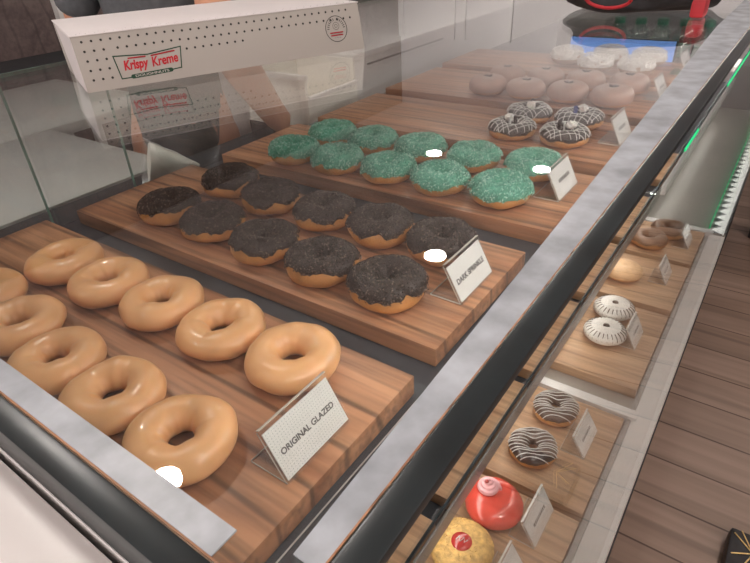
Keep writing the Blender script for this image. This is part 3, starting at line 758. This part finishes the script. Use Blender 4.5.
# open cream tray beside it
tr = tag(empty('cream_tray', (-1.15, 1.16, 0)), 'open cream plastic tray next to the white counter unit', 'tray')
bm = bmesh.new()
for a in ((-1.21, -.985, 1.072, 1.282, -.062, -.055), (-1.21, -1.20, 1.072, 1.282, -.055, .080), (-.990, -.985, 1.072, 1.282, -.055, .020), (-1.20, -.990, 1.072, 1.080, -.055, .070), (-1.20, -.990, 1.274, 1.282, -.055, .080)):
    add_box(bm, *a, .002)
o = finish('tray_body', bm, M_icing, tr); o.location = (1.15, -1.16, 0)
bm = bmesh.new(); add_box(bm, -1.215, -.980, 1.064, 1.076, .064, .078, .003); add_box(bm, -.992, -.980, 1.076, 1.282, .014, .024, .003)
o = finish('tray_rim', bm, M_white, tr); o.location = (1.15, -1.16, 0)
stand_ = box('tray_stand', -1.215, -.985, 1.072, 1.282, FZ + .001, -.063, M_trous, bev=.002)
tag(stand_, 'dark cupboard under the open cream tray', 'cupboard')
# prep table seen through the rear panes
pt = tag(empty('prep_table', (-1.8, .4, FZ)), 'grey prep table on the staff side seen through the rear panes', 'table')
def pp(name, *a, m=M_grey, bev=.003):
    o = box(name, *a, m, pt, bev); o.location = (1.8, -.4, -FZ); return o
pp('tabletop', -2.34, -1.68, -.3, 1.12, -.09, -.06)
for x in (-2.3, -1.72):
    for y in (-.25, 1.07): pp('leg', x - .02, x + .02, y - .02, y + .02, FZ + .002, -.091, m=M_steel)
pt = tag(empty('side_table', (-1.4, .2, FZ)), 'grey side table between the prep table and the glass case', 'table')
def pp(name, *a, m=M_grey, bev=.003):
    o = box(name, *a, m, pt, bev); o.location = (1.4, -.2, -FZ); return o
pp('tabletop', -1.675, -1.135, -.3, .74, -.09, -.06)
for x in (-1.64, -1.17):
    for y in (-.25, .69): pp('leg', x - .02, x + .02, y - .02, y + .02, FZ + .002, -.091, m=M_steel)
# brown cabinets further back
bc = tag(empty('back_cabinet', (-2.4, 1.6, FZ)), 'long brown wooden cabinet with dark worktop against left wall', 'cabinet')
def bp_(name, *a, m=M_brown, bev=.003):
    o = box(name, *a, m, bc, bev); o.location = (2.4, -1.6, -FZ); return o
bp_('cabinet_body', -2.98, -2.45, .2, 3.6, FZ + .002, -.09)
bp_('worktop', -2.98, -2.42, .18, 3.62, -.089, -.06, m=M_trous)
for k in range(5): bp_('door', -2.449, -2.437, .22 + k * .68, .86 + k * .68, FZ + .08, -.12)
# steel rail / post at top left
ps = tag(box('steel_post', -2.400, -2.365, 1.225, 1.26, FZ + .001, .6, M_steel, bev=.003), 'slim steel post behind the doughnut box at upper left', 'post')
ps.location = (0, 0, 0)

# ------------------------------------------------------------------ far end of the case: screen, bottles, bags
e = tag(empty('tablet_screen', (-.475, 2.03, -.0255), 0), 'small glowing blue screen behind the white flaked buns', 'screen')
bm = bmesh.new(); add_box(bm, -.17, .165, .004, .016, 0.0012, .066, .002); finish('screen_case', bm, M_black, e)
bm = bmesh.new(); add_box(bm, -.165, .160, .002, .0036, .002, .063); finish('display', bm, M_screen, e, smooth=False)
o = tag(box('dark_box', -.72, -.560, 2.12, 2.30, -.0253, .082, M_greymetal, bev=.002), 'dark grey box left of the blue screen', 'box')
root = empty('drink_bottle')
bm = bmesh.new(); add_lathe(bm, [(0, 0), (.029, 0), (.033, .004), (.033, .045), (.028, .055), (.033, .062), (.033, .082), (.022, .098), (.014, .106), (.014, .112), (0, .112)], 24); finish('bottle_body', bm, M_jar, root)
bm = bmesh.new(); add_lathe(bm, [(.0165, .1075), (.0175, .112), (.0175, .128), (.014, .131), (0, .131)], 24); finish('cap', bm, M_greenpl, root)
bm = bmesh.new(); add_lathe(bm, [(0, .002), (.030, .002), (.031, .04), (0, .04)], 24); finish('drink', bm, M_greenpl, root)
for i, (x, y, lb_) in enumerate([(-.520, 2.15, 'leftmost of the row'), (-.453, 2.15, 'second from the left'), (-.386, 2.15, 'third from the left'), (-.319, 2.15, 'fourth from the left'), (-.252, 2.15, 'rightmost by the black rail')]):
    o = root if i == 0 else copy_tree(root); o.location = (x, y, -.0247); o.scale = (1, 1, .86)
    tag(o, 'small clear bottle with green cap, ' + lb_, 'bottle', 'clear bottles behind the screen')
# red handled black bag
t = tag(empty('black_bag', (-.285, 1.32, .2196)), 'black bag with a red strap lying on the far top glass', 'bag')
bm = blob(.150, .25, 3.3, .25, 4, (0, 0, .030), 1.8)
for v in bm.verts: v.co.z = max(v.co.z, .001)
finish('bag_body', bm, M_blackcl, t)
bm = bmesh.new(); add_tube(bm, [(-.020 + .040 * math.cos(a), -.172 + .012 * math.sin(a), (.034 - .018 * math.sin(a))) for a in [PI * k / 14 for k in range(15)]], .0030, 8); finish('red_strap', bm, M_redpl, t)
bm = bmesh.new(); add_box(bm, .112, .135, -.145, -.10, .001, .030, .006); finish('red_pocket', bm, M_redpl, t)
o = tag(box('red_carton', -.335, -.270, 2.20, 2.26, -.0253, .055, M_redpl, bev=.002), 'red carton between the bottles and the bags', 'carton')
# folded white paper at the far end of the front
o = tag(box('paper_stack', -.215, -.13, 1.98, 2.10, -.0253, -.012, M_card, bev=.001), 'flat stack of white paper near the black rail', 'paper')

# ------------------------------------------------------------------ aisle side
o = tag(box('dark_stand', .045, 1.2, 3.05, 3.9, FZ + .001, -.2, M_leather, bev=.01), 'low black stand on the wooden floor past the case', 'stand')
t = tag(empty('black_bag', (.250, 1.215, FZ)), 'black leather bag with gold lines on the wooden floor', 'bag')
bm = bmesh.new(); add_box(bm, -.055, .30, -.13, .0, .001, .05, .012); finish('bag_body', bm, M_leather, t)
bm = bmesh.new()
for a, b in (((-.045, -.02), (.0, -.06)), ((.0, -.06), (-.02, -.115)), ((-.045, -.085), (.0, -.06)), ((-.03, -.005), (.0, -.06))):
    add_tube(bm, [(a[0], a[1], .0515), (b[0], b[1], .0515)], .0017, 6)
finish('gold_lines', bm, M_gold, t)

# ------------------------------------------------------------------ staff person
def skin_obj(name, joints, edges, m, parent, sub=2):
    me = bpy.data.meshes.new(name); me.from_pydata([j[0] for j in joints], edges, []); me.materials.append(m)
    o = bpy.data.objects.new(name, me); COL.objects.link(o); o.parent = parent
    s = o.modifiers.new('skin', 'SKIN'); s.use_smooth_shade = True
    sv = me.skin_vertices[0].data if me.skin_vertices else None
    if sv is None:
        bm = bmesh.new(); bm.from_mesh(me); bm.verts.layers.skin.verify(); bm.to_mesh(me); bm.free(); sv = me.skin_vertices[0].data
    for i, j in enumerate(joints):
        r = j[1]; sv[i].radius = r if isinstance(r, tuple) else (r, r); sv[i].use_root = (i == 0)
    u = o.modifiers.new('smooth', 'SUBSURF'); u.levels = sub; u.render_levels = sub
    dg = bpy.context.evaluated_depsgraph_get(); bpy.context.view_layer.update()
    me2 = bpy.data.meshes.new_from_object(o.evaluated_get(dg)); o.modifiers.clear(); o.data = me2
    for p in me2.polygons: p.use_smooth = True
    if not me2.materials: me2.materials.append(m)
    me2.name = name
    return o
PX, PY, PR = -1.42, 1.0, -.8
pr = tag(empty('person', (PX, PY, FZ), PR), 'person in dark grey shirt behind the case, back turned, bare arm lowered', 'person')
z0 = -FZ
def Z(z): return z + z0   # scene height -> local
def WL(x, y, z):
    dx, dy = x - PX, y - PY; return (dx * math.cos(PR) + dy * math.sin(PR), -dx * math.sin(PR) + dy * math.cos(PR), z + z0)
body = [((0, 0, Z(-.08)), (.08, .10)),            # 0 pelvis
        ((0, 0, Z(.08)), (.085, .11)), ((0, 0, Z(.24)), (.09, .125)), ((0, 0, Z(.36)), (.07, .12)), ((0, 0, Z(.42)), .048), ((.01, 0, Z(.465)), .048),   # 1..5
        ((-.015, 0, Z(.53)), (.085, .07)), ((-.010, 0, Z(.605)), (.078, .066)), ((0, 0, Z(.65)), (.05, .045)),            # 6..8 head
        ((0, .15, Z(.37)), .052), (WL(-1.22, 1.025, .29), .046), (WL(-1.13, .945, .20), .046), (WL(-1.055, .93, .12), .048), (WL(-1.01, .975, .00), .033), (WL(-1.0, .985, -.040), (.018, .030)),  # 9..14 left arm
        ((0, -.15, Z(.37)), .052), ((-.03, -.21, Z(.22)), .044), ((-.08, -.20, Z(.10)), .040), ((-.155, -.06, Z(.02)), .028), ((-.16, -.01, Z(.01)), (.018, .030)),  # 15..19 right arm
        ((0, .09, Z(-.20)), .095), ((.02, .095, Z(-.52)), .062), ((0, .10, Z(-.72)), .055), ((0, .10, Z(-.94)), .038), ((-.08, .11, Z(-.985)), (.034, .03)),   # 20..24
        ((0, -.09, Z(-.20)), .095), ((.02, -.095, Z(-.52)), .062), ((0, -.10, Z(-.72)), .055), ((0, -.10, Z(-.94)), .038), ((-.08, -.11, Z(-.985)), (.034, .03))]  # 25..29
edges = [(0, 1), (1, 2), (2, 3), (3, 4), (4, 5), (5, 6), (6, 7), (7, 8), (3, 9), (9, 10), (10, 11), (11, 12), (12, 13), (13, 14), (3, 15), (15, 16), (16, 17), (17, 18), (18, 19),
         (0, 20), (20, 21), (21, 22), (22, 23), (23, 24), (0, 25), (25, 26), (26, 27), (27, 28), (28, 29)]
def fingers(base, wrist_i, dirv, sidev, dn):
    for k, (s, l) in enumerate(((-.024, .030), (-.008, .036), (.008, .034), (.024, .026))):
        b = Vector(base) + Vector(sidev) * s + Vector(dirv) * .014; n0 = len(body)
        body.append((tuple(b), .0085)); body.append((tuple(b + Vector(dirv) * l + Vector(dn) * .004), .0078)); body.append((tuple(b + Vector(dirv) * l * 1.6 + Vector(dn) * .016), .0065))
        edges.extend([(wrist_i, n0), (n0, n0 + 1), (n0 + 1, n0 + 2)])
    b = Vector(base) - Vector(sidev) * .030 - Vector(dirv) * .010; n0 = len(body)
    body.append((tuple(b), .010)); body.append((tuple(b - Vector(sidev) * .012 + Vector(dirv) * .026), .0085)); body.append((tuple(b - Vector(sidev) * .012 + Vector(dirv) * .048), .007))
    edges.extend([(wrist_i, n0), (n0, n0 + 1), (n0 + 1, n0 + 2)])
fingers(WL(-1.0, .99, -.043), 14, (-.10, .50, -.02), (.95, .2, 0), (0, 0, .2))
fingers((-.16, .0, Z(.01)), 19, (0, .8, 0), (0, 0, -1), (.4, 0, 0))
skin_obj('body', body, edges, M_skin, pr)
shirt = [((0, 0, Z(-.20)), (.145, .15)), ((0, 0, Z(.08)), (.105, .135)), ((0, 0, Z(.24)), (.108, .145)), ((0, 0, Z(.365)), (.085, .135)), ((0, 0, Z(.405)), (.062, .066)),
         ((0, .155, Z(.37)), .066), (WL(-1.235, 1.035, .30), .062), ((0, -.155, Z(.37)), .066), ((.0, -.208, Z(.21)), .060)]
skin_obj('shirt', shirt, [(0, 1), (1, 2), (2, 3), (3, 4), (3, 5), (5, 6), (3, 7), (7, 8)], M_cloth, pr)
tr_ = [((0, 0, Z(-.10)), (.128, .135)), ((0, .09, Z(-.20)), .108), ((.02, .095, Z(-.52)), .078), ((0, .10, Z(-.72)), .072), ((0, .10, Z(-.95)), .062), ((0, -.09, Z(-.20)), .108), ((.02, -.095, Z(-.52)), .078), ((0, -.10, Z(-.72)), .072), ((0, -.10, Z(-.95)), .062)]
skin_obj('trousers', tr_, [(0, 1), (1, 2), (2, 3), (3, 4), (0, 5), (5, 6), (6, 7), (7, 8)], M_trous, pr)
for s in (-1, 1):
    bm = bmesh.new(); add_box(bm, -.16, .06, s * .105 - .045, s * .105 + .045, .002, .085, .022); finish('shoe', bm, M_leather, pr)
hb_ = blob(.092, 1.12, 1., .06, 3, (.012, 0, Z(.575)))
bmesh.ops.delete(hb_, geom=[v for v in hb_.verts if (v.co.x < -.028 and v.co.z < Z(.625)) or v.co.z < Z(.495)], context='VERTS'); finish('hair', hb_, M_hair, pr)
for s in (-1, 1):
    finish('eye', blob(.0085, .7, 0, 0, 2, (-.086, s * .028, Z(.560))), M_eye, pr)
    finish('iris', blob(.004, .9, 0, 0, 2, (-.0925, s * .028, Z(.560))), M_cookie, pr)
    bm = bmesh.new(); add_tube(bm, [(-.086, s * .014, Z(.574)), (-.089, s * .028, Z(.578)), (-.080, s * .044, Z(.574))], .0025, 5); finish('eyebrow', bm, M_hair, pr)
    finish('ear', blob(.018, 1.3, s, .2, 2, (-.01, s * .072, Z(.55))), M_skin, pr)
finish('nose', blob(.012, 1.6, 0, .1, 2, (-.096, 0, Z(.540))), M_skin, pr)
bm = bmesh.new(); add_box(bm, -.097, -.086, -.022, .022, Z(.505), Z(.512), .003); finish('mouth', bm, M_redjam, pr)

# ------------------------------------------------------------------ light and colour
w = bpy.data.worlds.new('world'); scene.world = w; w.use_nodes = True
bg = w.node_tree.nodes['Background']; bg.inputs['Color'].default_value = (1.0, .90, .88, 1); bg.inputs['Strength'].default_value = 2.6
vs_ = scene.view_settings; scene.display_settings.display_device = 'sRGB'
vs_.view_transform = 'Standard'; vs_.look = 'None'; vs_.exposure = .18; vs_.gamma = 1.; vs_.use_curve_mapping = False
scene.cycles.max_bounces = 10; scene.cycles.transparent_max_bounces = 24; scene.cycles.glossy_bounces = 5
scene.cycles.use_denoising = True; scene.cycles.sample_clamp_indirect = 6.
scene.cycles.caustics_reflective = False
